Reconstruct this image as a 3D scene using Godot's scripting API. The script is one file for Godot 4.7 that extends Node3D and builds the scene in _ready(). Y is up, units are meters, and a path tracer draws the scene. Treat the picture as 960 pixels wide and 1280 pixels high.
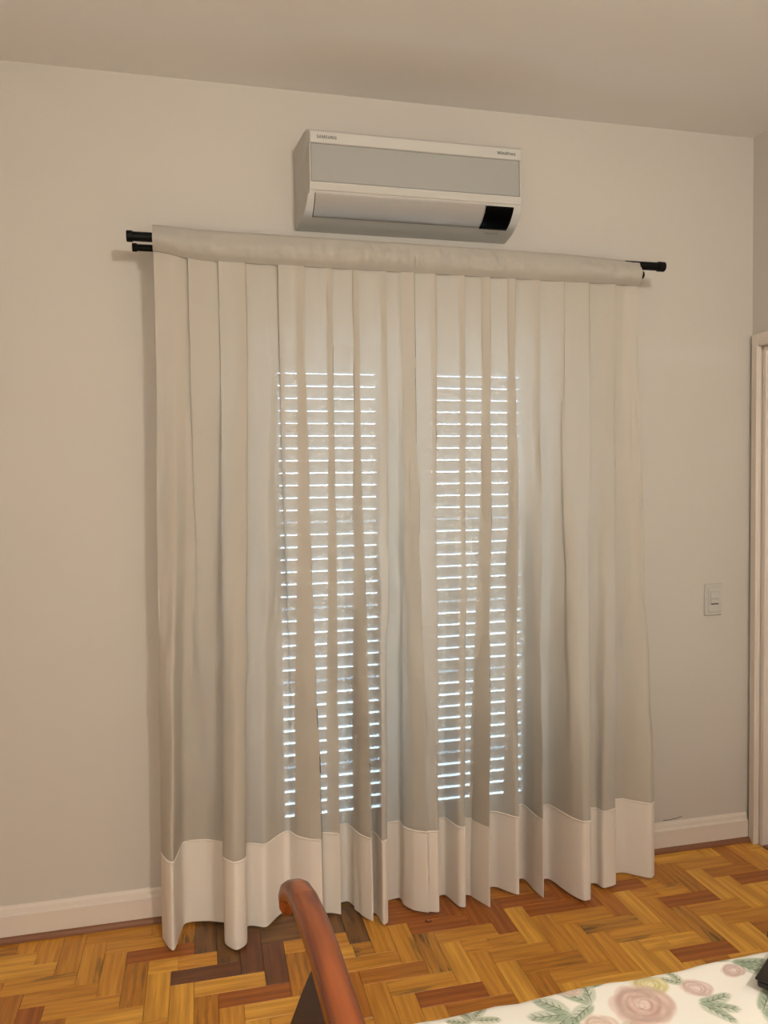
extends Node3D

const ROOM_LEFT := -1.1  # unseen left wall, drawn in to bounce more light
const ROOM_RIGHT := 2.29
const ROOM_FRONT := 4.6  # unseen wall behind the camera, drawn in for stronger bounce
const CEILING := 3.0

# curtain pleats, one row per fold: x and z below the heading seam, then x and z at the hem (metres)
const LEFT_FOLDS = [[-0.142, 0.170, -0.168, 0.146], [-0.108, 0.173, -0.147, 0.208], [-0.075, 0.174, -0.124, 0.241], [-0.044, 0.166, -0.100, 0.079],
	[-0.013, 0.164, -0.070, 0.071], [-0.039, 0.180, -0.009, 0.082], [0.027, 0.176, 0.030, 0.102], [0.085, 0.166, 0.060, 0.110],
	[0.061, 0.181, 0.035, 0.231], [0.111, 0.178, 0.076, 0.288], [0.164, 0.182, 0.117, 0.257], [0.130, 0.172, 0.118, 0.146],
	[0.195, 0.167, 0.145, 0.153], [0.230, 0.172, 0.185, 0.178], [0.249, 0.168, 0.231, 0.113], [0.268, 0.165, 0.259, 0.088],
	[0.290, 0.165, 0.282, 0.088], [0.259, 0.181, 0.301, 0.131], [0.317, 0.176, 0.346, 0.179], [0.363, 0.182, 0.398, 0.204],
	[0.320, 0.173, 0.272, 0.110], [0.401, 0.167, 0.425, 0.140], [0.461, 0.182, 0.462, 0.165], [0.426, 0.173, 0.405, 0.110], [0.475, 0.167, 0.500, 0.068],
	[0.515, 0.171, 0.525, 0.189], [0.554, 0.182, 0.567, 0.244], [0.518, 0.173, 0.495, 0.120], [0.589, 0.168, 0.582, 0.182],
	[0.617, 0.172, 0.586, 0.266], [0.653, 0.182, 0.614, 0.248], [0.620, 0.172, 0.608, 0.120], [0.688, 0.168, 0.693, 0.100],
	[0.705, 0.172, 0.688, 0.155], [0.728, 0.174, 0.716, 0.201], [0.757, 0.180, 0.776, 0.236], [0.70, 0.174, 0.715, 0.170]]
const RIGHT_FOLDS = [[0.748, 0.172, 0.768, 0.222], [0.839, 0.182, 0.807, 0.240], [0.806, 0.172, 0.812, 0.140], [0.865, 0.167, 0.860, 0.120],
	[0.908, 0.173, 0.883, 0.222], [0.945, 0.182, 0.911, 0.230], [0.912, 0.172, 0.912, 0.140], [0.971, 0.167, 0.956, 0.157],
	[1.009, 0.173, 0.977, 0.202], [1.043, 0.182, 0.998, 0.266], [0.996, 0.172, 0.935, 0.130], [1.071, 0.167, 1.062, 0.116],
	[1.106, 0.173, 1.091, 0.157], [1.123, 0.177, 1.118, 0.193], [1.140, 0.182, 1.136, 0.197], [1.098, 0.172, 1.085, 0.120],
	[1.169, 0.167, 1.197, 0.080], [1.207, 0.173, 1.197, 0.184], [1.238, 0.182, 1.211, 0.257], [1.211, 0.172, 1.210, 0.120],
	[1.271, 0.167, 1.291, 0.111], [1.339, 0.182, 1.309, 0.213], [1.311, 0.172, 1.321, 0.254], [1.388, 0.174, 1.343, 0.300],
	[1.440, 0.182, 1.381, 0.296], [1.409, 0.172, 1.350, 0.190], [1.472, 0.167, 1.452, 0.190], [1.508, 0.174, 1.455, 0.239],
	[1.547, 0.182, 1.529, 0.222], [1.516, 0.172, 1.510, 0.150], [1.583, 0.167, 1.592, 0.144], [1.610, 0.172, 1.630, 0.180],
	[1.633, 0.174, 1.674, 0.217], [1.641, 0.172, 1.700, 0.198]]
# side profile of the air conditioner's lower front, (z, y) from the lip to the wall
const UNIT_PROFILE = [[0.200, 2.590], [0.193, 2.570], [0.175, 2.545], [0.145, 2.522], [0.105, 2.508], [0.060, 2.500], [0.0, 2.496]]

var rng := RandomNumberGenerator.new()
var noise := FastNoiseLite.new()
var used := {}
var M := {}

# ---------------------------------------------------------------- helpers
func numbered(called: String) -> String:
	if not used.has(called):
		used[called] = 0
		return called
	used[called] += 1
	return "%s_%03d" % [called, used[called]]

func tag(o, label: String, category: String, group := ""):
	o.set_meta("label", label)
	o.set_meta("category", category)
	if group != "":
		o.set_meta("group", group)
	return o

func base(called: String, at := Vector3.ZERO) -> Node3D:
	var o := Node3D.new()
	o.name = numbered(called)
	o.position = at
	add_child(o, true)
	return o

func put(called: String, mesh: Mesh, material: Material, parent: Node = null, at := Vector3.ZERO, turn := Vector3.ZERO) -> MeshInstance3D:
	var o := MeshInstance3D.new()
	o.mesh = mesh
	o.material_override = material
	o.position = at
	o.rotation = turn
	if parent == null:
		o.name = numbered(called)
		add_child(o, true)
	else:
		var n := called
		var k := 0
		while parent.has_node(NodePath(n)):
			k += 1
			n = "%s_%03d" % [called, k]
		o.name = n
		parent.add_child(o, true)
	return o

func structure(o):
	o.set_meta("kind", "structure")
	return o

func mat(color: Color, rough := 0.6, spec := 0.5) -> StandardMaterial3D:
	var m := StandardMaterial3D.new()
	m.albedo_color = color
	m.roughness = rough
	m.metallic_specular = spec
	return m

func face(st: SurfaceTool, pts: Array, center: Vector3, uvs := []):
	# one flat convex polygon, wound so that its front looks away from the centre
	var n: Vector3 = (pts[1] - pts[0]).cross(pts[2] - pts[0]).normalized()
	var mid := Vector3.ZERO
	for q in pts:
		mid += q
	mid /= pts.size()
	var order := range(pts.size())
	if n.dot(mid - center) > 0.0:
		order.reverse()
	else:
		n = -n
	for k in range(1, pts.size() - 1):
		for i in [order[0], order[k], order[k + 1]]:
			st.set_normal(n)
			if uvs.size() > 0:
				st.set_uv(uvs[i])
			st.add_vertex(pts[i])

func add_box(st: SurfaceTool, size: Vector3, at: Vector3, bevel := 0.0, turn := Basis.IDENTITY, planar := false):
	# a box with chamfered edges; planar = texture laid over the top, v along z
	var h := size * 0.5
	var b: float = min(bevel, min(h.x, min(h.y, h.z)) * 0.9)
	var corner = func(sx, sy, sz, axis):
		var v := Vector3(sx * (h.x - b), sy * (h.y - b), sz * (h.z - b))
		if axis == 0: v.x = sx * h.x
		elif axis == 1: v.y = sy * h.y
		else: v.z = sz * h.z
		return v
	var polys := []
	for s in [-1, 1]:
		polys.append([corner.call(s, -1, -1, 0), corner.call(s, 1, -1, 0), corner.call(s, 1, 1, 0), corner.call(s, -1, 1, 0)])
		polys.append([corner.call(-1, s, -1, 1), corner.call(1, s, -1, 1), corner.call(1, s, 1, 1), corner.call(-1, s, 1, 1)])
		polys.append([corner.call(-1, -1, s, 2), corner.call(1, -1, s, 2), corner.call(1, 1, s, 2), corner.call(-1, 1, s, 2)])
	if b > 0.0:
		for s in [-1, 1]:
			for t in [-1, 1]:
				polys.append([corner.call(s, t, -1, 0), corner.call(s, t, 1, 0), corner.call(s, t, 1, 1), corner.call(s, t, -1, 1)])
				polys.append([corner.call(s, -1, t, 0), corner.call(s, 1, t, 0), corner.call(s, 1, t, 2), corner.call(s, -1, t, 2)])
				polys.append([corner.call(-1, s, t, 1), corner.call(1, s, t, 1), corner.call(1, s, t, 2), corner.call(-1, s, t, 2)])
				for u in [-1, 1]:
					polys.append([corner.call(s, t, u, 0), corner.call(s, t, u, 1), corner.call(s, t, u, 2)])
	for poly in polys:
		var uvs := []
		var pts := []
		for v in poly:
			if planar:
				uvs.append(Vector2(v.x / size.x + 0.5, v.z / size.z + 0.5))
			pts.append(turn * v + at)
		face(st, pts, at, uvs)

func box(size: Vector3, bevel := 0.0, at := Vector3.ZERO, planar := false) -> ArrayMesh:
	var st := SurfaceTool.new()
	st.begin(Mesh.PRIMITIVE_TRIANGLES)
	add_box(st, size, at, bevel, Basis.IDENTITY, planar)
	return st.commit()

func boxes(list: Array, bevel := 0.0) -> ArrayMesh:
	# each entry: lower corner, upper corner
	var st := SurfaceTool.new()
	st.begin(Mesh.PRIMITIVE_TRIANGLES)
	for e in list:
		add_box(st, e[1] - e[0], (e[0] + e[1]) * 0.5, bevel)
	return st.commit()

func grid(rows: Array, flip := false, closed := false, tile := Vector2.ONE) -> ArrayMesh:
	# rows of points; smooth normals from neighbours
	var nr := rows.size()
	var nc: int = rows[0].size()
	var v := PackedVector3Array()
	var nn := PackedVector3Array()
	var uv := PackedVector2Array()
	var idx := PackedInt32Array()
	for r in nr:
		for c in nc:
			var p: Vector3 = rows[r][c]
			var r0: Vector3 = rows[max(r - 1, 0)][c]
			var r1: Vector3 = rows[min(r + 1, nr - 1)][c]
			var c0i: int = c - 1
			var c1i: int = c + 1
			if closed:
				if c0i < 0: c0i = nc - 2
				if c1i > nc - 1: c1i = 1
			else:
				c0i = max(c0i, 0)
				c1i = min(c1i, nc - 1)
			var n: Vector3 = (rows[r][c1i] - rows[r][c0i]).cross(r1 - r0).normalized()
			v.append(p)
			nn.append(-n if flip else n)
			uv.append(Vector2(float(c) / (nc - 1) * tile.x, float(r) / (nr - 1) * tile.y))
	for r in nr - 1:
		for c in nc - 1:
			var a := r * nc + c
			var q := [a, a + nc, a + 1, a + 1, a + nc, a + nc + 1]
			if flip:
				q = [a, a + 1, a + nc, a + 1, a + nc + 1, a + nc]
			idx.append_array(PackedInt32Array(q))
	var arr := []
	arr.resize(Mesh.ARRAY_MAX)
	arr[Mesh.ARRAY_VERTEX] = v
	arr[Mesh.ARRAY_NORMAL] = nn
	arr[Mesh.ARRAY_TEX_UV] = uv
	arr[Mesh.ARRAY_INDEX] = idx
	var m := ArrayMesh.new()
	m.add_surface_from_arrays(Mesh.PRIMITIVE_TRIANGLES, arr)
	return m

func sweep(path: Array, section: Array, side := Vector3.RIGHT, scales := []) -> ArrayMesh:
	# closed section (x along side, y along the other way across) carried along a path, ends capped by a fan
	var rows := []
	for i in path.size():
		var t: Vector3 = (path[min(i + 1, path.size() - 1)] - path[max(i - 1, 0)]).normalized()
		var sx := (side - t * side.dot(t)).normalized()
		var sy := t.cross(sx).normalized()
		var k := Vector2.ONE
		if scales.size() > 0:
			k = scales[i]
		var row := []
		for q in section:
			row.append(path[i] + sx * q.x * k.x + sy * q.y * k.y)
		row.append(row[0])
		rows.append(row)
	var first := []
	var last := []
	for c in rows[0].size():
		first.append(path[0])
		last.append(path[-1])
	rows.push_front(first)
	rows.push_back(last)
	return grid(rows, false, true, Vector2(1, 4))

func ring(rx: float, ry: float, n := 20, power := 1.0) -> Array:
	var out := []
	for i in n:
		var a := TAU * i / n
		var cx := cos(a)
		var cy := sin(a)
		out.append(Vector2(rx * sign(cx) * pow(abs(cx), power), ry * sign(cy) * pow(abs(cy), power)))
	return out

func rod_mesh(x0: float, x1: float, y: float, z: float, r: float) -> ArrayMesh:
	var path := []
	var s := []
	for e in [[x0, 0.9], [x0 + 0.001, 1.0], [x1 - 0.001, 1.0], [x1, 0.9]]:
		path.append(Vector3(e[0], y, z))
		s.append(Vector2.ONE * e[1])
	return sweep(path, ring(r, r), Vector3.UP, s)

func smooth_step(a: float, b: float, x: float) -> float:
	var t: float = clamp((x - a) / (b - a), 0.0, 1.0)
	return t * t * (3.0 - 2.0 * t)

func texture(img: Image) -> ImageTexture:
	img.generate_mipmaps()
	return ImageTexture.create_from_image(img)

func wood_image(w: int, h: int, dark: Color, light: Color, seed_value: int, stain := 0.0) -> Image:
	var img := Image.create(w, h, false, Image.FORMAT_RGB8)
	noise.seed = seed_value
	noise.noise_type = FastNoiseLite.TYPE_SIMPLEX_SMOOTH
	noise.frequency = 1.0
	noise.fractal_octaves = 4
	for y in h:
		for x in w:
			var u := float(x) / w
			var v := float(y) / h
			var warp := noise.get_noise_2d(u * 1.2 + 7.0, v * 1.1) * 0.16
			var g := noise.get_noise_2d((u + warp * 0.3) * 3.2, v * 0.55) * 0.5 + 0.5
			var fine := noise.get_noise_2d(u * 20.0, v * 1.3 + 40.0) * 0.5 + 0.5
			var t: float = clamp(0.84 * g + 0.16 * fine, 0.0, 1.0)
			var c := dark.lerp(light, smooth_step(0.1, 0.9, t))
			if stain > 0.0:
				var s := smooth_step(0.08, 0.42, noise.get_noise_2d(u * 2.4 + 90.0, v * 0.8 + 5.0)) * stain
				c = c.lerp(Color(c.r * 0.52, c.g * 0.55, c.b * 0.7), s)
			img.set_pixel(x, y, c)
	return img

# ---------------------------------------------------------------- main
func _ready():
	rng.seed = 7
	camera_and_light()
	materials()
	room()
	floor_boards()
	balcony_door()
	air_conditioner()
	curtain_rods()
	curtain("left", LEFT_FOLDS)
	curtain("right", RIGHT_FOLDS)
	bed()
	small_things()

func camera_and_light():
	var cam := Camera3D.new()
	cam.name = "camera"
	cam.fov = 67.2547
	cam.position = Vector3(0, 1.5759, 2.8532)
	cam.rotation = Vector3(-0.0398, -0.23084, -0.012535)
	cam.near = 0.02
	add_child(cam)
	cam.current = true
	var env := Environment.new()
	env.tonemap_mode = Environment.TONE_MAPPER_LINEAR
	env.tonemap_exposure = 1.08
	env.background_mode = Environment.BG_SKY
	var sky := Sky.new()
	var sm := ProceduralSkyMaterial.new()
	sm.sky_top_color = Color(0.62, 0.78, 0.95)
	sm.sky_horizon_color = Color(0.86, 0.93, 0.98)
	sm.ground_horizon_color = Color(0.84, 0.92, 0.96)
	sm.ground_bottom_color = Color(0.62, 0.69, 0.72)
	sm.sky_energy_multiplier = 3.4
	sm.ground_energy_multiplier = 3.4
	sky.sky_material = sm
	env.sky = sky
	env.sdfgi_enabled = true
	env.ssao_enabled = true
	env.ssil_enabled = true
	var we := WorldEnvironment.new()
	we.name = "world_environment"
	we.environment = env
	add_child(we)

func materials():
	M.wall = mat(Color(0.755, 0.735, 0.705), 0.85, 0.3)
	var nt := NoiseTexture2D.new()
	var fn := FastNoiseLite.new()
	fn.seed = 3
	fn.frequency = 0.02
	fn.fractal_octaves = 4
	nt.noise = fn
	nt.width = 512
	nt.height = 512
	nt.seamless = true
	nt.as_normal_map = true
	nt.bump_strength = 1.2
	M.wall.normal_enabled = true
	M.wall.normal_texture = nt
	M.wall.normal_scale = 0.25
	M.wall.uv1_triplanar = true
	M.wall.uv1_world_triplanar = true
	M.wall.uv1_scale = Vector3.ONE * 0.8
	M.ceiling = mat(Color(0.88, 0.875, 0.865), 0.9, 0.2)
	M.trim = mat(Color(0.825, 0.785, 0.745), 0.45)
	M.shutter = mat(Color(0.86, 0.88, 0.89), 0.5)
	M.black = mat(Color(0.014, 0.013, 0.013), 0.5, 0.3)
	M.plastic = mat(Color(0.72, 0.715, 0.695), 0.42)
	M.mesh_panel = mat(Color(0.585, 0.585, 0.57), 0.6)
	M.flap = mat(Color(0.605, 0.59, 0.57), 0.4)
	M.gap = mat(Color(0.12, 0.1, 0.09), 0.8)
	M.display = mat(Color(0.008, 0.008, 0.01), 0.3, 0.15)
	M.letters = mat(Color(0.3, 0.29, 0.28), 0.5)
	M.moulding = mat(Color(0.49, 0.32, 0.22), 0.5)
	M.subfloor = mat(Color(0.16, 0.08, 0.03), 0.8)
	M.cloth = mat(Color(0.74, 0.712, 0.665, 0.89), 0.95, 0.1)
	M.cloth.transparency = BaseMaterial3D.TRANSPARENCY_ALPHA
	M.cloth.cull_mode = BaseMaterial3D.CULL_DISABLED
	M.cloth.backlight_enabled = true
	M.cloth.backlight = Color(0.62, 0.615, 0.6)
	M.hem = mat(Color(0.885, 0.855, 0.82, 0.985), 0.95, 0.1)
	M.hem.transparency = BaseMaterial3D.TRANSPARENCY_ALPHA
	M.hem.cull_mode = BaseMaterial3D.CULL_DISABLED
	M.hem.backlight_enabled = true
	M.hem.backlight = Color(0.4, 0.39, 0.37)
	M.pocket = M.hem.duplicate()
	M.pocket.albedo_color = Color(0.675, 0.655, 0.62, 0.99)
	M.dark_wood = wood_material(Color(0.37, 0.17, 0.065), Color(0.62, 0.33, 0.15), 51, 0.27, Vector3(1, 1, 1))
	M.panel_wood = wood_material(Color(0.13, 0.045, 0.028), Color(0.25, 0.09, 0.05), 52, 0.4, Vector3(1, 1, 1))  # footboard panel darker than the rail, its shade put into the colour
	M.case = mat(Color(0.055, 0.03, 0.024), 0.4)

func wood_material(dark: Color, light: Color, seed_value: int, rough: float, scale_uv: Vector3, stain := 0.0) -> StandardMaterial3D:
	var m := mat(Color.WHITE, rough)
	m.albedo_texture = texture(wood_image(72, 216, dark, light, seed_value, stain))
	m.uv1_scale = scale_uv
	return m

func room():
	var w = put("wall_back", boxes([
		[Vector3(ROOM_LEFT - 0.15, 0, -0.2), Vector3(0.13, CEILING, 0)],
		[Vector3(1.42, 0, -0.2), Vector3(ROOM_RIGHT + 0.15, CEILING, 0)],
		[Vector3(0.13, 2.16, -0.2), Vector3(1.42, CEILING, 0)]]), M.wall)
	structure(w)
	structure(put("wall_right", boxes([
		[Vector3(ROOM_RIGHT, 0, 0), Vector3(ROOM_RIGHT + 0.15, CEILING, 0.062)],
		[Vector3(ROOM_RIGHT, 2.12, 0.062), Vector3(ROOM_RIGHT + 0.15, CEILING, 0.872)],
		[Vector3(ROOM_RIGHT, 0, 0.872), Vector3(ROOM_RIGHT + 0.15, CEILING, ROOM_FRONT)]]), M.wall))
	structure(put("wall_left", boxes([[Vector3(ROOM_LEFT - 0.15, 0, 0), Vector3(ROOM_LEFT, CEILING, ROOM_FRONT)]]), M.wall))
	structure(put("wall_front", boxes([[Vector3(ROOM_LEFT - 0.15, 0, ROOM_FRONT), Vector3(ROOM_RIGHT + 0.15, CEILING, ROOM_FRONT + 0.15)]]), M.wall))
	structure(put("ceiling", boxes([[Vector3(ROOM_LEFT - 0.15, CEILING, -0.2), Vector3(ROOM_RIGHT + 0.15, CEILING + 0.15, ROOM_FRONT + 0.15)]]), M.ceiling))
	# skirting boards: a flat board with a sloping top, and a brown shoe moulding at its foot
	for e in [[ROOM_LEFT, 0.128], [1.422, ROOM_RIGHT - 0.021]]:
		var pts := [Vector2(0, 0), Vector2(0.02, 0), Vector2(0.02, 0.09), Vector2(0.012, 0.097), Vector2(0.01, 0.11), Vector2(0.004, 0.119), Vector2(0, 0.12)]
		structure(put("baseboard_back", extrude_x(pts, e[0], e[1]), M.trim))
		var shoe := [Vector2(0.0202, 0), Vector2(0.036, 0), Vector2(0.035, 0.009), Vector2(0.03, 0.016), Vector2(0.0202, 0.019)]
		structure(put("trim_" + ("1" if e[0] < 0.0 else "2"), extrude_x(shoe, e[0], e[1]), M.moulding))
	# door in the right wall: casing, lining, leaf
	var d := base("door_1", Vector3(ROOM_RIGHT, 0, 0.467))
	structure(d)
	put("casing", boxes([
		[Vector3(-0.02, 0, -0.449), Vector3(-0.0005, 2.175, -0.405)],
		[Vector3(-0.02, 0, 0.405), Vector3(-0.0005, 2.175, 0.45)],
		[Vector3(-0.02, 2.12, -0.405), Vector3(-0.0005, 2.175, 0.405)]], 0.004), M.trim, d)
	put("casing_bead", boxes([
		[Vector3(-0.026, 0, -0.418), Vector3(-0.0202, 2.128, -0.406)],
		[Vector3(-0.026, 2.122, -0.406), Vector3(-0.0202, 2.134, 0.406)]], 0.002), M.trim, d)
	put("lining", boxes([
		[Vector3(0.0005, 0, -0.404), Vector3(0.149, 2.119, -0.384)],
		[Vector3(0.0005, 0, 0.384), Vector3(0.149, 2.119, 0.404)],
		[Vector3(0.0005, 2.099, -0.384), Vector3(0.149, 2.119, 0.384)]], 0.002), M.trim, d)
	put("leaf", box(Vector3(0.035, 2.08, 0.764), 0.003, Vector3(0.08, 1.05, 0)), M.trim, d)
	var knob := [Vector3(0.062, 1.0, 0.31), Vector3(0.04, 1.0, 0.31), Vector3(0.02, 1.0, 0.31), Vector3(0.005, 1.0, 0.31), Vector3(-0.004, 1.0, 0.31)]
	put("door_knob", sweep(knob, ring(0.024, 0.024, 14), Vector3.UP, [Vector2.ONE, Vector2.ONE * 0.45, Vector2.ONE * 0.5, Vector2.ONE * 1.1, Vector2.ONE * 0.5]), mat(Color(0.6, 0.55, 0.45), 0.3), d)
	put("threshold", box(Vector3(0.15, 0.008, 0.766), 0.002, Vector3(0.075, 0.004, 0)), M.moulding, d)
	# unseen ceiling lamp behind the camera, placed from the rod and curtain shadows
	var lamp := base("unseen_ceiling_lamp", Vector3(0.9, CEILING, 3.4))
	tag(lamp, "unseen round opal ceiling lamp that lights the bedroom from behind the camera", "ceiling lamp")
	var rim := []
	for y in [-0.0005, -0.002, -0.028, -0.03]:
		rim.append(Vector3(0, y, 0))
	put("lamp_base", sweep(rim, ring(0.17, 0.17, 36), Vector3.RIGHT, [Vector2.ONE * 0.97, Vector2.ONE, Vector2.ONE, Vector2.ONE * 0.97]), M.trim, lamp)
	var glow := mat(Color(0.95, 0.93, 0.9), 0.5)
	glow.emission_enabled = true
	glow.emission = Color(1.0, 0.95, 0.88)
	glow.emission_energy_multiplier = 3.0
	var dome := []
	var ds := []
	for i in 8:
		var a := PI * 0.5 * i / 7.0
		dome.append(Vector3(0, -0.031 - 0.12 * sin(a), 0))
		ds.append(Vector2.ONE * max(cos(a), 0.02))
	put("lamp_shade", sweep(dome, ring(0.155, 0.155, 36), Vector3.RIGHT, ds), glow, lamp)
	var light := OmniLight3D.new()
	light.name = "lamp_light"
	light.position = Vector3(0, -0.26, 0)
	light.light_color = Color(1.0, 0.97, 0.92)
	light.light_energy = 3.15
	light.light_size = 0.1
	light.omni_range = 12.0
	light.omni_attenuation = 2.0
	light.shadow_enabled = true
	lamp.add_child(light, true)
	# added fill light built as a floor lamp, lifts the lower wall and ceiling
	var fl := base("added_fill_lamp", Vector3(-0.6, 0, 3.9))
	tag(fl, "added fill lamp with a glowing drum shade behind the camera, lifting the lower wall", "floor lamp")
	var disc := []
	for y in [0.0005, 0.002, 0.02, 0.024]:
		disc.append(Vector3(0, y, 0))
	put("lamp_foot", sweep(disc, ring(0.14, 0.14, 28), Vector3.RIGHT, [Vector2.ONE * 0.97, Vector2.ONE, Vector2.ONE, Vector2.ONE * 0.95]), M.black, fl)
	put("pole", sweep([Vector3(0, 0.024, 0), Vector3(0, 0.5, 0), Vector3(0, 0.86, 0)], ring(0.012, 0.012, 12)), M.black, fl)
	var shade := glow.duplicate()
	shade.emission_energy_multiplier = 1.5
	put("lamp_shade", sweep([Vector3(0, 0.86, 0), Vector3(0, 0.862, 0), Vector3(0, 1.138, 0), Vector3(0, 1.14, 0)], ring(0.17, 0.17, 32), Vector3.RIGHT, [Vector2.ONE * 0.98, Vector2.ONE, Vector2.ONE * 0.9, Vector2.ONE * 0.88]), shade, fl)
	var soft := OmniLight3D.new()
	soft.name = "added_fill_light"
	soft.position = Vector3(0, 1.0, 0)
	soft.light_color = Color(1.0, 0.955, 0.88)
	soft.light_energy = 1.3
	soft.light_size = 0.15
	soft.omni_range = 12.0
	soft.omni_attenuation = 2.0
	soft.shadow_enabled = true
	fl.add_child(soft, true)


func extrude_x(profile: Array, x0: float, x1: float) -> ArrayMesh:
	# profile points are (z, y), a convex outline
	var st := SurfaceTool.new()
	st.begin(Mesh.PRIMITIVE_TRIANGLES)
	var mid := Vector2.ZERO
	for q in profile:
		mid += q
	mid /= profile.size()
	var c := Vector3((x0 + x1) * 0.5, mid.y, mid.x)
	var ends := [[], []]
	for i in profile.size():
		var a: Vector2 = profile[i]
		var b: Vector2 = profile[(i + 1) % profile.size()]
		face(st, [Vector3(x0, a.y, a.x), Vector3(x1, a.y, a.x), Vector3(x1, b.y, b.x), Vector3(x0, b.y, b.x)], c)
		ends[0].append(Vector3(x0, a.y, a.x))
		ends[1].append(Vector3(x1, a.y, a.x))
	face(st, ends[0], c)
	face(st, ends[1], c)
	return st.commit()

# ---------------------------------------------------------------- parquet
func floor_boards():
	var fl = put("floor", boxes([[Vector3(ROOM_LEFT - 0.15, -0.12, -0.2), Vector3(ROOM_RIGHT + 0.15, -0.009, ROOM_FRONT + 0.15)]]), M.subfloor)
	structure(fl)
	var tones := [
		[Color(0.660, 0.421, 0.134), Color(0.828, 0.590, 0.213), 0.0],
		[Color(0.684, 0.440, 0.141), Color(0.864, 0.623, 0.230), 0.0],
		[Color(0.624, 0.389, 0.123), Color(0.793, 0.544, 0.185), 0.35],
		[Color(0.732, 0.505, 0.174), Color(0.901, 0.673, 0.275), 0.0],
		[Color(0.576, 0.338, 0.101), Color(0.745, 0.486, 0.163), 0.0],
		[Color(0.601, 0.389, 0.129), Color(0.805, 0.570, 0.213), 0.8],
		[Color(0.684, 0.453, 0.146), Color(0.853, 0.609, 0.224), 0.5],
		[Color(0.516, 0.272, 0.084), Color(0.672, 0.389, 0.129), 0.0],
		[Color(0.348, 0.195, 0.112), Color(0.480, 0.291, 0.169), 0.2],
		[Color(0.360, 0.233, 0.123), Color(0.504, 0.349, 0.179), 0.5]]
	var mats := []
	for i in tones.size():
		var m := wood_material(tones[i][0], tones[i][1], 100 + i, 0.36, Vector3.ONE, tones[i][2])
		m.metallic_specular = 0.5
		mats.append(m)
	var w := 0.0735
	var far := []
	for i in 10:
		var st := SurfaceTool.new()
		st.begin(Mesh.PRIMITIVE_TRIANGLES)
		far.append(st)
	var cache := {}
	var lx := ROOM_LEFT
	var hx := ROOM_RIGHT
	for i in range(-40, 80):
		for k in range(-12, 12):
			for kind in 2:
				# herringbone of three to one blocks, square to the walls
				var x0 := -0.206 + w * (i + 6 * k)
				var z0 := 0.251 + w * i
				var x1 := x0 + 3.0 * w
				var z1 := z0 + w
				if kind == 1:
					x1 = x0 + w
					z0 = z0 + w
					z1 = z0 + 3.0 * w
				var cells := [[x0, z0, x1, z1]]
				var key: int = abs(hash(Vector3i(i, k, kind)))
				var pick := key % 1000
				if pick < 90 and kind == 0:
					var xm := x0 + w * (2.1 if pick < 50 else 1.3)
					cells = [[x0, z0, xm, z1], [xm, z0, x1, z1]]
				for ci in cells.size():
					var c = cells[ci]
					var ax: float = max(c[0], lx)
					var bx: float = min(c[2], hx)
					var az: float = max(c[1], 0.0)
					var bz: float = min(c[3], ROOM_FRONT)
					if bx - ax < 0.012 or bz - az < 0.012:
						continue
					var mx := (ax + bx) * 0.5
					var mz := (az + bz) * 0.5
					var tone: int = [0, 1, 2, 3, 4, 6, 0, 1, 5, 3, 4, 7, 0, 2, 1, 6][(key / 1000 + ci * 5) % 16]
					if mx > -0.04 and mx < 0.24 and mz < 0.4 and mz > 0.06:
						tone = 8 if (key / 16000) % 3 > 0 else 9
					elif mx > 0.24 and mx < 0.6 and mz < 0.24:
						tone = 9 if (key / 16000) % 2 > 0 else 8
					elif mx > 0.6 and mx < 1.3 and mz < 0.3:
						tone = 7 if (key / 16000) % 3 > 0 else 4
					elif mx > 1.2 and (key / 16000) % 3 == 0:
						tone = 3
					var lift := float((key / 64000) % 5) * 0.00015
					var size := Vector3(bx - ax - 0.0009, 0.0085, bz - az - 0.0009)
					var along_x: bool = kind == 0
					var at := Vector3(mx, -0.0048 + lift, mz)
					var seen := mz < 1.3 and mx > -0.78 - 0.0 * mz and mx < 2.29 and mx < 2.35 - 0.42 * (mz - 0.1) and mx > -0.78 + 0.62 * mz and (mz < 0.95 - 0.17 * mx + 0.1)
					var turn := 0.0
					var s2 := size
					if along_x:
						turn = PI * 0.5
						s2 = Vector3(size.z, size.y, size.x)
					if (key / 7) % 2 == 0:
						turn += PI
					if seen:
						var ck := "%d_%d" % [roundi(s2.x * 5000), roundi(s2.z * 5000)]
						if not cache.has(ck):
							cache[ck] = box(s2, 0.0008, Vector3.ZERO, true)
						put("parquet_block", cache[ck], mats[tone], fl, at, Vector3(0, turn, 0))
					else:
						add_box(far[tone], s2, at, 0.0, Basis(Vector3.UP, turn), true)
	for i in 10:
		var o = put("parquet_field", far[i].commit(), mats[i], fl)
		o.set_meta("kind", "stuff")

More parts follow.
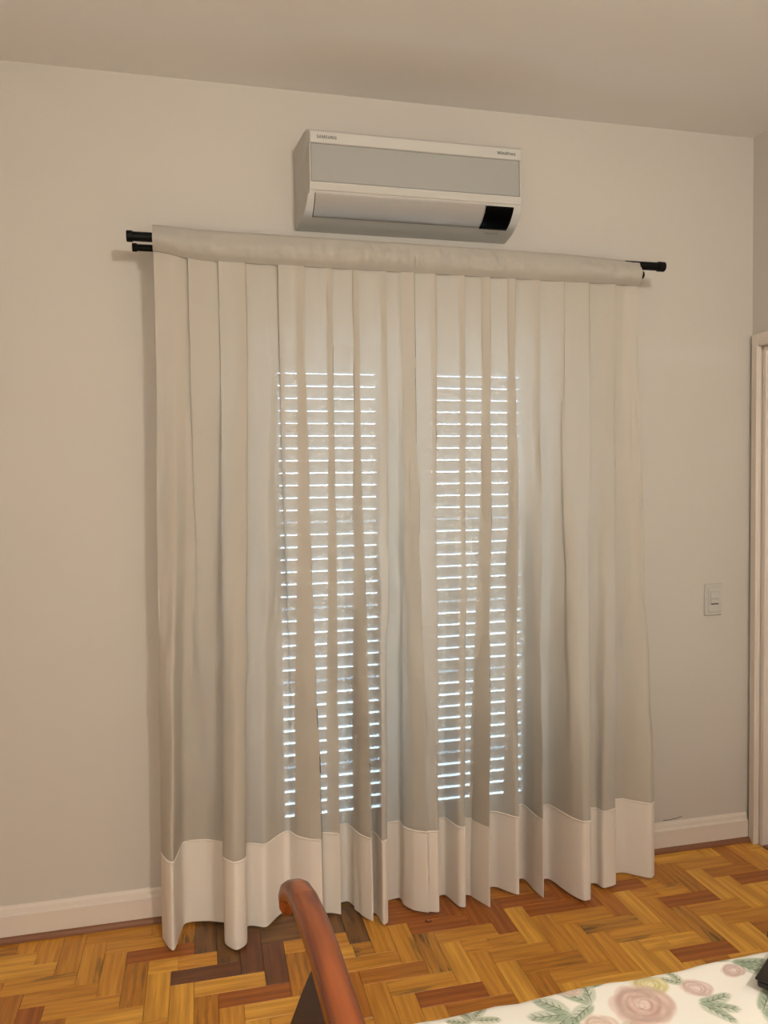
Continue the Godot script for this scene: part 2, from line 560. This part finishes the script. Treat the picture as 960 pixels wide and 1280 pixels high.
# ---------------------------------------------------------------- balcony door with louvred shutters
func balcony_door():
	var win := base("window_1", Vector3(0.775, 0, -0.1))
	structure(win)
	put("window_frame", boxes([
		[Vector3(-0.643, 0, -0.06), Vector3(-0.603, 2.158, 0.06)],
		[Vector3(0.603, 0, -0.06), Vector3(0.643, 2.158, 0.06)],
		[Vector3(-0.603, 2.118, -0.06), Vector3(0.603, 2.158, 0.06)],
		[Vector3(-0.603, 0, -0.06), Vector3(0.603, 0.03, 0.06)]], 0.004), M.shutter, win)
	var slat := box(Vector3(0.381, 0.008, 0.0461), 0.003)
	var thick := box(Vector3(0.381, 0.042, 0.012), 0.003)
	for s in [-1, 1]:
		var cx: float = s * 0.3015
		# leaf: two stiles, top rail, bottom panel
		var leaf = put("shutter_leaf", boxes([
			[Vector3(cx - 0.3, 0.034, -0.019), Vector3(cx - 0.19, 2.114, 0.019)],
			[Vector3(cx + 0.19, 0.034, -0.019), Vector3(cx + 0.3, 2.114, 0.019)],
			[Vector3(cx - 0.19, 2.03, -0.019), Vector3(cx + 0.19, 2.114, 0.019)],
			[Vector3(cx - 0.19, 0.034, -0.019), Vector3(cx + 0.19, 0.25, 0.019)]], 0.003), M.shutter, win)
		for i in 38:
			var y := 0.257 + 0.0475 * i
			if y > 2.02:
				break
			put("slat", slat, M.shutter, leaf, Vector3(cx, y, 0), Vector3(-1.222, 0, 0))
			if i in [4, 11, 17, 24]:
				put("unseen_batten", thick, M.shutter, leaf, Vector3(cx, y + 0.024, -0.03))  # unseen behind the slats, darkens one louvre gap

# ---------------------------------------------------------------- air conditioner
func unit_point(u: float, v: float, off: float) -> Vector3:
	# a point on the curved lower front: u = x, v runs 0..6 down the profile
	var i: int = clamp(int(floor(v)), 0, 5)
	var f := v - i
	var p := []
	for k in [max(i - 1, 0), i, i + 1, min(i + 2, 6)]:
		p.append(Vector2(UNIT_PROFILE[k][0], UNIT_PROFILE[k][1]))
	var q: Vector2 = p[1].cubic_interpolate(p[2], p[0], p[3], f)
	var t: Vector2 = (p[2] - p[1]).normalized()
	var n := Vector2(-t.y, t.x)
	if n.x < 0.0:
		n = -n
	q += n * off
	return Vector3(u, q.y, q.x)

func patch(x0: float, x1: float, v0: float, v1: float, low: float, high: float, slant := 0.0) -> ArrayMesh:
	# a thin curved slab lying on the lower front
	var rows := []
	var nv := 12
	for r in nv + 3:
		var k: float = clamp((r - 1.0) / nv, 0.0, 1.0)
		var edge := r == 0 or r == nv + 2
		var v: float = lerp(v0, v1, k)
		var row := []
		for c in 8:
			var m: float = clamp((c - 1.0) / 5.0, 0.0, 1.0)
			var side := c == 0 or c == 7
			var x: float = lerp(x0, x1, m) + slant * k
			row.append(unit_point(x, v, low if edge or side else high))
		rows.append(row)
	return grid(rows)

func air_conditioner():
	var ac := base("air_conditioner", Vector3(0, 0, 0))
	tag(ac, "white split air conditioner with black display panel mounted on the wall above the curtains", "air conditioner")
	# cabinet: side profile carried along x, ends tapering towards the front
	var prof := [Vector2(0.001, 2.496), Vector2(0.001, 2.782), Vector2(0.012, 2.788), Vector2(0.15, 2.788), Vector2(0.188, 2.782), Vector2(0.2, 2.768), Vector2(0.2, 2.59)]
	for v in range(1, 37):
		var q := unit_point(0, v / 6.0, 0.0)
		if q.z > 0.002:
			prof.append(Vector2(q.z, q.y))
	var st := SurfaceTool.new()
	st.begin(Mesh.PRIMITIVE_TRIANGLES)
	var xl = func(z): return 0.350 + 0.024 * z / 0.2 + (0.004 if z > 0.19 else 0.0)
	var xr = func(z): return 1.167 - 0.012 * z / 0.2 - (0.004 if z > 0.19 else 0.0)
	var n := prof.size()
	var c := Vector3(0.76, 2.64, 0.09)
	for i in n:
		var a: Vector2 = prof[i]
		var b: Vector2 = prof[(i + 1) % n]
		face(st, [Vector3(xl.call(a.x), a.y, a.x), Vector3(xr.call(a.x), a.y, a.x), Vector3(xr.call(b.x), b.y, b.x), Vector3(xl.call(b.x), b.y, b.x)], c)
		for s in [xl, xr]:
			face(st, [Vector3(s.call(a.x), a.y, a.x), Vector3(s.call(b.x), b.y, b.x), Vector3(s.call(0.09), 2.64, 0.09)], c)
	put("body", st.commit(), M.plastic, ac)
	put("top_strip", boxes([[Vector3(0.379, 2.731, 0.2002), Vector3(1.15, 2.772, 0.2075)]], 0.003), M.plastic, ac)
	put("front_grille", boxes([[Vector3(0.382, 2.603, 0.2002), Vector3(1.143, 2.7305, 0.2045)]], 0.002), M.mesh_panel, ac)
	for e in [[0.377, 0.3815], [1.1435, 1.15]]:
		put("frame_edge", boxes([[Vector3(e[0], 2.6, 0.2002), Vector3(e[1], 2.7305, 0.207)]], 0.0015), M.plastic, ac)
	put("lip", extrude_x([Vector2(0.2002, 2.603), Vector2(0.209, 2.6), Vector2(0.21, 2.595), Vector2(0.2002, 2.576), Vector2(0.196, 2.576)], 0.377, 1.15), M.plastic, ac)
	put("flap_gap_shade", patch(0.396, 1.017, 1.05, 3.72, -0.002, 0.0006), M.gap, ac)  # dark sheet under the flap, painting the shade in the gap round it
	put("flap", patch(0.3985, 1.0145, 0.95, 3.6, -0.001, 0.0035), M.flap, ac)
	put("display", patch(1.0185, 1.125, 1.1, 3.72, -0.001, 0.0045), M.display, ac)
	lettering("brand_lettering", "SAMSUNG", 0.0108, Vector3(0.4375, 2.7515, 0.2076), Vector3.ZERO, ac)
	lettering("model_lettering", "WindFree", 0.0115, Vector3(1.092, 2.7515, 0.2076), Vector3.ZERO, ac)
	lettering("small_lettering", "INVERTER", 0.008, Vector3(1.078, 2.5033, 0.088), Vector3(-1.4, 0, 0), ac)

func lettering(called: String, words: String, height: float, at: Vector3, turn: Vector3, parent: Node):
	var f := SystemFont.new()
	f.font_names = PackedStringArray(["Droid Sans"])
	f.font_weight = 700
	var t := TextMesh.new()
	t.text = words
	t.font = f
	t.font_size = 32
	t.pixel_size = height / 24.0
	t.depth = 0.0006
	put(called, t, M.letters, parent, at, turn)

# ---------------------------------------------------------------- rods and curtains
func curtain_rods():
	var rod := base("curtain_rod", Vector3.ZERO)
	tag(rod, "black double curtain rod with plain end caps carrying both curtains under the air conditioner", "curtain rod")
	put("front_rod", rod_mesh(-0.222, 1.748, 2.391, 0.17, 0.0155), M.black, rod)
	put("back_rod", rod_mesh(-0.212, 1.722, 2.383, 0.075, 0.0115), M.black, rod)
	for e in [[-0.226, -0.206, 2.391, 0.17, 0.0185], [1.728, 1.756, 2.391, 0.17, 0.0185], [-0.216, -0.2, 2.383, 0.075, 0.0145], [1.706, 1.724, 2.383, 0.075, 0.0145]]:
		put("end_cap", rod_mesh(e[0], e[1], e[2], e[3], e[4]), M.black, rod)
	for x in [-0.12, 0.7, 1.63]:
		put("bracket", boxes([
			[Vector3(x - 0.012, 2.33, 0.0005), Vector3(x + 0.012, 2.42, 0.006)],
			[Vector3(x - 0.006, 2.362, 0.0065), Vector3(x + 0.006, 2.374, 0.17)]], 0.002), M.black, rod)

func crisp(folds: Array) -> Array:
	# corner cutting: folds stay crisp but lose their knife edge
	var pts := folds
	for pass_i in 2:
		var k := 0.17 if pass_i == 0 else 0.25
		var out := [pts[0]]
		for i in pts.size() - 1:
			var a = pts[i]
			var b = pts[i + 1]
			var p := []
			var q := []
			for j in 4:
				p.append(lerpf(a[j], b[j], k))
				q.append(lerpf(a[j], b[j], 1.0 - k))
			out.append(p)
			out.append(q)
		out.append(pts[-1])
		pts = out
	return pts

func seam_height(x: float) -> float:
	return 2.321 - 0.006 * (x - 0.2) + 0.022 * smooth_step(0.02, -0.15, x)

func curtain_row(pts: Array, y: float, ripple: float) -> Array:
	var row := []
	for i in pts.size():
		var q = pts[i]
		var top := seam_height(q[0])
		var yy: float = min(y, 1.0) * (top - 0.012) + 0.012
		var t: float = clamp((top - yy) / (top - 0.012), 0.0, 1.0)
		var s := pow(smooth_step(0.03, 0.98, t), 1.12)
		var wob: float = noise.get_noise_2d(i * 0.055 + ripple, yy * 1.7 + ripple) * 0.007 * sin(PI * clamp(t, 0.0, 1.0)) 
		var wz: float = noise.get_noise_2d(i * 0.06 + ripple + 50.0, yy * 1.3) * 0.02 * sin(PI * clamp(t, 0.0, 1.0))
		var hem_drop := 0.012 * sin(i * 0.9) * 0.0
		row.append(Vector3(lerpf(q[0], q[2], s) + wob, yy + hem_drop, lerpf(q[1], q[3], s) + wz))
	return row

func curtain(side: String, folds: Array):
	noise.seed = 21
	noise.frequency = 1.0
	noise.fractal_octaves = 3
	var is_left := side == "left"
	var cur := base("curtain")
	var where := "left of the centre gap" if is_left else "right of the centre gap, nearer the light switch"
	tag(cur, ("sheer ivory pleated curtain panel " + where), "curtain", "pair of ivory curtains")
	var pts := crisp(folds)
	var ripple := 3.0 if is_left else 9.0
	var rows := []
	var hem_rows := []
	var hem_share := 0.128
	for r in 61:
		rows.append(curtain_row(pts, lerpf(1.0, hem_share, r / 60.0), ripple))
	for r in 13:
		hem_rows.append(curtain_row(pts, lerpf(hem_share, 0.0, r / 12.0), ripple))
	put("cloth", grid(rows), M.cloth, cur)
	put("hem", grid(hem_rows), M.hem, cur)
	# stitched line where the hem begins: a narrow raised fold of cloth
	var s := []
	for e in [[0.0035, 0.0002], [0.0018, 0.0022], [0.0, 0.0026], [-0.0018, 0.0022], [-0.0035, 0.0002]]:
		var line := curtain_row(pts, hem_share, ripple)
		var out := []
		for i in line.size():
			var d: Vector3 = line[min(i + 1, line.size() - 1)] - line[max(i - 1, 0)]
			var n := Vector3(-d.z, 0, d.x).normalized()
			out.append(line[i] + n * e[1] + Vector3(0, e[0], 0))
		s.append(out)
	put("hem_seam", grid(s), M.hem, cur)
	# rod pocket: cloth folded over the rod, gathered, its front bulging over the seam
	var x0: float = folds[0][0] - 0.001
	var x1: float = 0.759 if folds[0][0] < 0.0 else folds[-1][0] + 0.001
	var cols := 110
	var section := [[0.000, 0.176, 0.0], [0.012, 0.190, 0.5], [0.026, 0.203, 1.0], [0.046, 0.206, 1.0], [0.066, 0.199, 1.0], [0.080, 0.1905, 0.5], [0.092, 0.1862, 0.2],
		[0.101, 0.178, 0.1], [0.1035, 0.170, 0.0], [0.101, 0.160, 0.1], [0.092, 0.153, 0.2], [0.075, 0.150, 0.3], [0.05, 0.156, 0.3], [0.025, 0.164, 0.2], [0.0, 0.169, 0.0]]
	var head := []
	for e in section:
		var row := []
		for c in cols + 1:
			var x: float = lerpf(x0, x1, float(c) / cols)
			var mid := exp(-pow((x - 0.76) / 0.3, 2.0))
			var g: float = noise.get_noise_2d(x * 26.0, e[0] * 9.0 + ripple) * (0.005 + 0.012 * mid) + noise.get_noise_2d(x * 7.0 + 30.0, e[0] * 14.0) * 0.006
			g = max(g, -0.004)
			var b := seam_height(x)
			var slim := 1.0 - 0.1 * smooth_step(1.3, 1.64, x)
			row.append(Vector3(x, b + e[0] * slim * (1.0 - 0.15 * smooth_step(0.02, -0.15, x)) + 0.3 * g * e[2], e[1] + g * e[2]))
		head.append(row)
	put("rod_pocket", grid(head, true), M.pocket, cur)

# ---------------------------------------------------------------- bed
func stamp(img: Image, cx: float, cy: float, rx: float, ry: float, turn: float, c: Color, strength: float, hollow := 0.0):
	# soft-edged ellipse of dye, hollow > 0 keeps only a rim
	var r: float = max(rx, ry) + 2.0
	var ct := cos(turn)
	var sn := sin(turn)
	for y in range(max(int(cy - r), 0), min(int(cy + r) + 1, img.get_height())):
		for x in range(max(int(cx - r), 0), min(int(cx + r) + 1, img.get_width())):
			var dx := x - cx
			var dy := y - cy
			var a := (dx * ct + dy * sn) / rx
			var b := (-dx * sn + dy * ct) / ry
			var d := sqrt(a * a + b * b)
			var k := 1.0 - smooth_step(0.75, 1.05, d)
			if hollow > 0.0:
				k *= smooth_step(hollow - 0.25, hollow, d)
			if k > 0.01:
				img.set_pixel(x, y, img.get_pixel(x, y).lerp(c, k * strength))

func leaf_print(img: Image, p: Vector2, turn: float, long: float, c: Color):
	var d := Vector2(cos(turn), sin(turn))
	stamp(img, p.x + d.x * long * 0.5, p.y + d.y * long * 0.5, long * 0.52, long * 0.23, turn, c.lightened(0.15), 0.42)
	stamp(img, p.x + d.x * long * 0.5 + d.y * long * 0.08, p.y + d.y * long * 0.5 - d.x * long * 0.08, long * 0.46, long * 0.1, turn, c.darkened(0.02), 0.4)
	for k in 4:
		var q := p + d * long * (0.25 + 0.17 * k)
		for s in [-1, 1]:
			var t: float = turn + s * 0.7
			stamp(img, q.x + cos(t) * long * 0.08, q.y + sin(t) * long * 0.08, long * 0.1, 1.6, t, c.darkened(0.3), 0.5)
	stamp(img, p.x + d.x * long * 0.5, p.y + d.y * long * 0.5, long * 0.52, 1.5, turn, c.darkened(0.32), 0.6)

func rose_print(img: Image, p: Vector2, r: float, c: Color):
	for k in 9:
		var a := k * 2.4
		stamp(img, p.x + cos(a) * r * 0.6, p.y + sin(a) * r * 0.5, r * 0.55, r * 0.38, a + 1.2, c.lightened(0.12 * (k % 3)), 0.55)
	stamp(img, p.x, p.y, r * 0.7, r * 0.6, 0.3, c, 0.5)
	# petal edges: broken rings that wind inwards
	for k in 9:
		var q := r * (0.95 - 0.095 * k)
		var a := k * 1.9
		stamp(img, p.x + cos(a) * r * 0.1, p.y + sin(a) * r * 0.08, q, q * 0.8, a * 0.4, c.darkened(0.2), 0.42, 0.9)
		stamp(img, p.x + cos(a + 2.5) * q * 0.6, p.y + sin(a + 2.5) * q * 0.5, q * 0.34, q * 0.15, a + 4.0, c.lightened(0.4), 0.4)

func bedspread_image() -> Image:
	# 1.3 m (x 0.2 to 1.5) by 0.65 m (z 1.35 to 2.0), cut roses and leaves in faded dyes on cream
	var img := Image.create(1536, 768, false, Image.FORMAT_RGB8)
	img.fill(Color(0.925, 0.91, 0.88))
	var at = func(x, z): return Vector2((x - 0.2) / 1.3 * 1536.0, (z - 1.35) / 0.65 * 768.0)
	var green := Color(0.5, 0.57, 0.46)
	var sage := Color(0.58, 0.62, 0.5)
	var mauve := Color(0.8, 0.67, 0.625)
	var pink := Color(0.86, 0.75, 0.68)
	var yellow := Color(0.84, 0.79, 0.56)
	var sprigs := [
		[0.66, 1.545, [2.7, 3.4, 4.1, 1.9], 0.085, green], [0.715, 1.525, [3.9, 4.9, 2.6], 0.075, green], [0.765, 1.59, [2.6, 1.9], 0.07, sage],
		[0.905, 1.59, [0.5, 1.1, -0.1], 0.075, green], [0.915, 1.53, [3.8, 4.5], 0.05, sage], [1.045, 1.5, [0.6, 1.0, 0.3, 4.2], 0.075, green],
		[1.0, 1.645, [0.2, 0.7, 1.2, 5.6], 0.08, green], [0.475, 1.51, [3.6, 4.6, 5.5, 0.3], 0.055, sage], [0.36, 1.62, [1.0, 2.0, 3.0], 0.08, green],
		[0.55, 1.75, [0.4, 1.4, 2.4], 0.09, green], [0.9, 1.8, [3.0, 4.0, 5.0], 0.09, sage], [1.25, 1.7, [1.0, 2.5, 4.0], 0.09, green],
		[1.3, 1.48, [2.0, 3.0, 5.0], 0.07, sage], [0.78, 1.47, [3.6, 2.8], 0.05, green]]
	for s in sprigs:
		for a in s[2]:
			leaf_print(img, at.call(s[0], s[1]), a, s[3] / 1.3 * 1536.0, s[4])
	rose_print(img, at.call(0.845, 1.515), 46.0, yellow)
	rose_print(img, at.call(0.93, 1.545), 40.0, mauve.lightened(0.2))
	rose_print(img, at.call(0.70, 1.585), 44.0, pink.lightened(0.1))
	rose_print(img, at.call(0.80, 1.562), 76.0, mauve)
	rose_print(img, at.call(0.69, 1.475), 36.0, pink.lightened(0.2))
	rose_print(img, at.call(1.03, 1.525), 30.0, mauve.lightened(0.15))
	rose_print(img, at.call(0.5, 1.56), 40.0, pink.lightened(0.15))
	rose_print(img, at.call(1.2, 1.8), 70.0, mauve)
	rose_print(img, at.call(0.45, 1.85), 70.0, pink)
	rose_print(img, at.call(1.38, 1.55), 60.0, yellow)
	return img

func bed():
	var b := base("bed", Vector3.ZERO)
	tag(b, "bed with curved reddish brown wooden footboard rail in front of the curtains", "bed")
	# footboard: a heavy rail along the bed's foot whose far end droops and rounds off
	var path := []
	var sc := []
	for e in [[0.186, 0.79, 2.86, 1.0], [0.184, 0.806, 2.4, 1.0], [0.181, 0.814, 2.0, 1.0], [0.178, 0.818, 1.8, 1.0], [0.174, 0.82, 1.66, 0.99], [0.169, 0.819, 1.56, 0.98], [0.164, 0.815, 1.49, 0.96],
			[0.159, 0.808, 1.44, 0.93], [0.154, 0.798, 1.41, 0.9], [0.15, 0.784, 1.388, 0.85], [0.146, 0.766, 1.376, 0.78], [0.143, 0.746, 1.374, 0.6], [0.142, 0.732, 1.376, 0.25]]:
		path.append(Vector3(e[0], e[1], e[2]))
		sc.append(Vector2(e[3], e[3]))
	put("footboard_rail", sweep(path, ring(0.0255, 0.022, 28, 0.62), Vector3.RIGHT, sc), M.dark_wood, b)
	# footboard panel: bellied board under the rail, its edge towards the window rounded
	var prof := [[0.79, 0.163], [0.74, 0.14], [0.69, 0.12], [0.62, 0.107], [0.54, 0.103], [0.45, 0.11], [0.35, 0.125], [0.25, 0.135]]
	var rows := []
	for e in prof:
		var row := []
		for q in [[1.622, 0.012], [1.616, 0.006], [1.616, -0.004], [1.624, -0.012], [2.84, -0.012], [2.84, 0.012], [1.622, 0.012]]:
			row.append(Vector3(e[1] + q[1] + 0.012, e[0], q[0]))
		rows.append(row)
	put("footboard_panel", grid(rows, true), M.panel_wood, b)
	put("leg", boxes([[Vector3(0.13, 0, 1.63), Vector3(0.185, 0.36, 1.69)]], 0.006), M.dark_wood, b)
	put("leg", boxes([[Vector3(0.13, 0, 2.76), Vector3(0.185, 0.36, 2.82)]], 0.006), M.dark_wood, b)
	put("leg", boxes([[Vector3(2.14, 0, 1.56), Vector3(2.2, 0.28, 1.62)]], 0.006), M.dark_wood, b)
	put("leg", boxes([[Vector3(2.14, 0, 2.72), Vector3(2.2, 0.28, 2.78)]], 0.006), M.dark_wood, b)
	for z in [1.5, 2.79]:
		put("side_rail", boxes([[Vector3(0.15, 0.2, z), Vector3(2.2, 0.32, z + 0.03)]], 0.004), M.dark_wood, b)
	put("mattress", boxes([[Vector3(0.24, 0.3, 1.5), Vector3(2.22, 0.52, 2.82)]], 0.03), mat(Color(0.85, 0.83, 0.78), 0.9), b)
	# bedspread: cloth over the mattress, falling on its far side
	noise.seed = 5
	var sp := []
	var uvx := []
	for i in 45:
		var k := i / 44.0
		var row := []
		for c in 81:
			var x: float = lerpf(0.235, 2.235, c / 80.0)
			var wave: float = noise.get_noise_2d(x * 3.2, 2.0) * 0.016 + noise.get_noise_2d(x * 8.0, 8.0) * 0.010
			var p: Vector3
			if k < 0.3:
				p = Vector3(x, lerpf(0.18, 0.52, k / 0.3), 1.462 + wave * (0.4 + 0.6 * (1.0 - k / 0.3)) * 1.4)
			elif k < 0.42:
				var a := (k - 0.3) / 0.12 * PI * 0.5
				p = Vector3(x, 0.52 + 0.042 * sin(a), 1.504 - 0.042 * cos(a) + wave * 0.6)
			else:
				p = Vector3(x, 0.562, lerpf(1.504, 2.84, (k - 0.42) / 0.58))
			p.y += (noise.get_noise_2d(x * 4.0, p.z * 4.0 + 20.0) * 0.010 + wave * 0.5) * smooth_step(0.2, 0.42, k) + (x - 0.72) * 0.03 * smooth_step(0.2, 0.42, k)
			row.append(p)
		sp.append(row)
	var m := grid(sp, true)
	var arr := m.surface_get_arrays(0)
	var uv := PackedVector2Array()
	var k2 := 0
	for v in arr[Mesh.ARRAY_VERTEX]:
		var z: float = v.z
		if v.y < 0.52:
			z = 1.47 - (0.52 - v.y)
		uv.append(Vector2((v.x - 0.2) / 1.3, (z - 1.35) / 0.65))
		k2 += 1
	arr[Mesh.ARRAY_TEX_UV] = uv
	var m2 := ArrayMesh.new()
	m2.add_surface_from_arrays(Mesh.PRIMITIVE_TRIANGLES, arr)
	var cm := mat(Color.WHITE, 0.85, 0.25)
	cm.albedo_texture = texture(bedspread_image())
	cm.cull_mode = BaseMaterial3D.CULL_DISABLED
	tag(put("bedspread", m2, cm), "cream quilted bedspread printed with faded roses and green leaves on the bed", "bedspread")
	# dark case on the bed
	var case := base("dark_case", Vector3(1.18, 0.584, 1.592))
	case.rotation.y = 0.6
	tag(case, "dark brown flat case lying on the floral bedspread at the right photo edge", "case")
	put("case_body", box(Vector3(0.27, 0.014, 0.16), 0.003, Vector3(0, 0.012, 0)), M.case, case)
	put("case_lid", box(Vector3(0.276, 0.006, 0.166), 0.002, Vector3(0, 0.0222, 0)), M.case, case)

# ---------------------------------------------------------------- small things
func small_things():
	var sw := base("light_switch", Vector3(2.1015, 1.057, 0))
	tag(sw, "white wall light switch plate on the bare wall between the right curtain and the door", "light switch")
	put("plate", box(Vector3(0.083, 0.134, 0.008), 0.003, Vector3(0, 0, 0.0045)), M.plastic, sw)
	put("insert", box(Vector3(0.056, 0.108, 0.004), 0.0015, Vector3(0, 0, 0.0105)), M.plastic, sw)
	put("rocker", box(Vector3(0.04, 0.03, 0.005), 0.0015, Vector3(0.002, 0.02, 0.0145), false), M.plastic, sw, Vector3.ZERO, Vector3(0.0, 0, 0))
	put("rocker", box(Vector3(0.04, 0.018, 0.005), 0.0015, Vector3(0.002, -0.006, 0.0145)), M.plastic, sw)
	put("slot", box(Vector3(0.036, 0.003, 0.0012), 0.0003, Vector3(0.002, -0.0185, 0.013)), M.gap, sw)
	# a fine crack in the plaster above the skirting board
	var crack := []
	for e in [[1.868, 0.1215], [1.884, 0.1225], [1.9, 0.1212], [1.915, 0.124], [1.93, 0.1235], [1.945, 0.128], [1.958, 0.13]]:
		crack.append(Vector3(e[0], e[1] + 0.004, 0.0005))
	tag(put("plaster_crack", sweep(crack, ring(0.0012, 0.0007, 6), Vector3.UP), M.gap), "fine dark crack in the wall just above the baseboard right of the curtains", "crack")
	# a curl of dark thread on the floor
	var th := []
	for i in 14:
		var a := i / 13.0 * 4.2
		th.append(Vector3(0.752 + 0.012 * cos(a) + 0.003 * i / 13.0, 0.0022, 0.262 + 0.008 * sin(a)))
	tag(put("thread", sweep(th, ring(0.0015, 0.0015, 6), Vector3.UP), M.black), "small dark curl of thread lying on the parquet under the centre of the curtains", "thread")
	# rounded doorstop at the edge of the picture
	var ds := []
	var dsc := []
	for e in [[0.0, 0.94], [0.003, 1.0], [0.012, 1.0], [0.02, 0.92], [0.027, 0.72], [0.031, 0.4], [0.032, 0.1]]:
		ds.append(Vector3(1.868, e[0] + 0.0005, 0.655))
		dsc.append(Vector2.ONE * e[1])
	tag(put("doorstop", sweep(ds, ring(0.024, 0.024, 18), Vector3.RIGHT, dsc), M.panel_wood), "small dark reddish rounded stop on the parquet at the right photo edge", "doorstop")
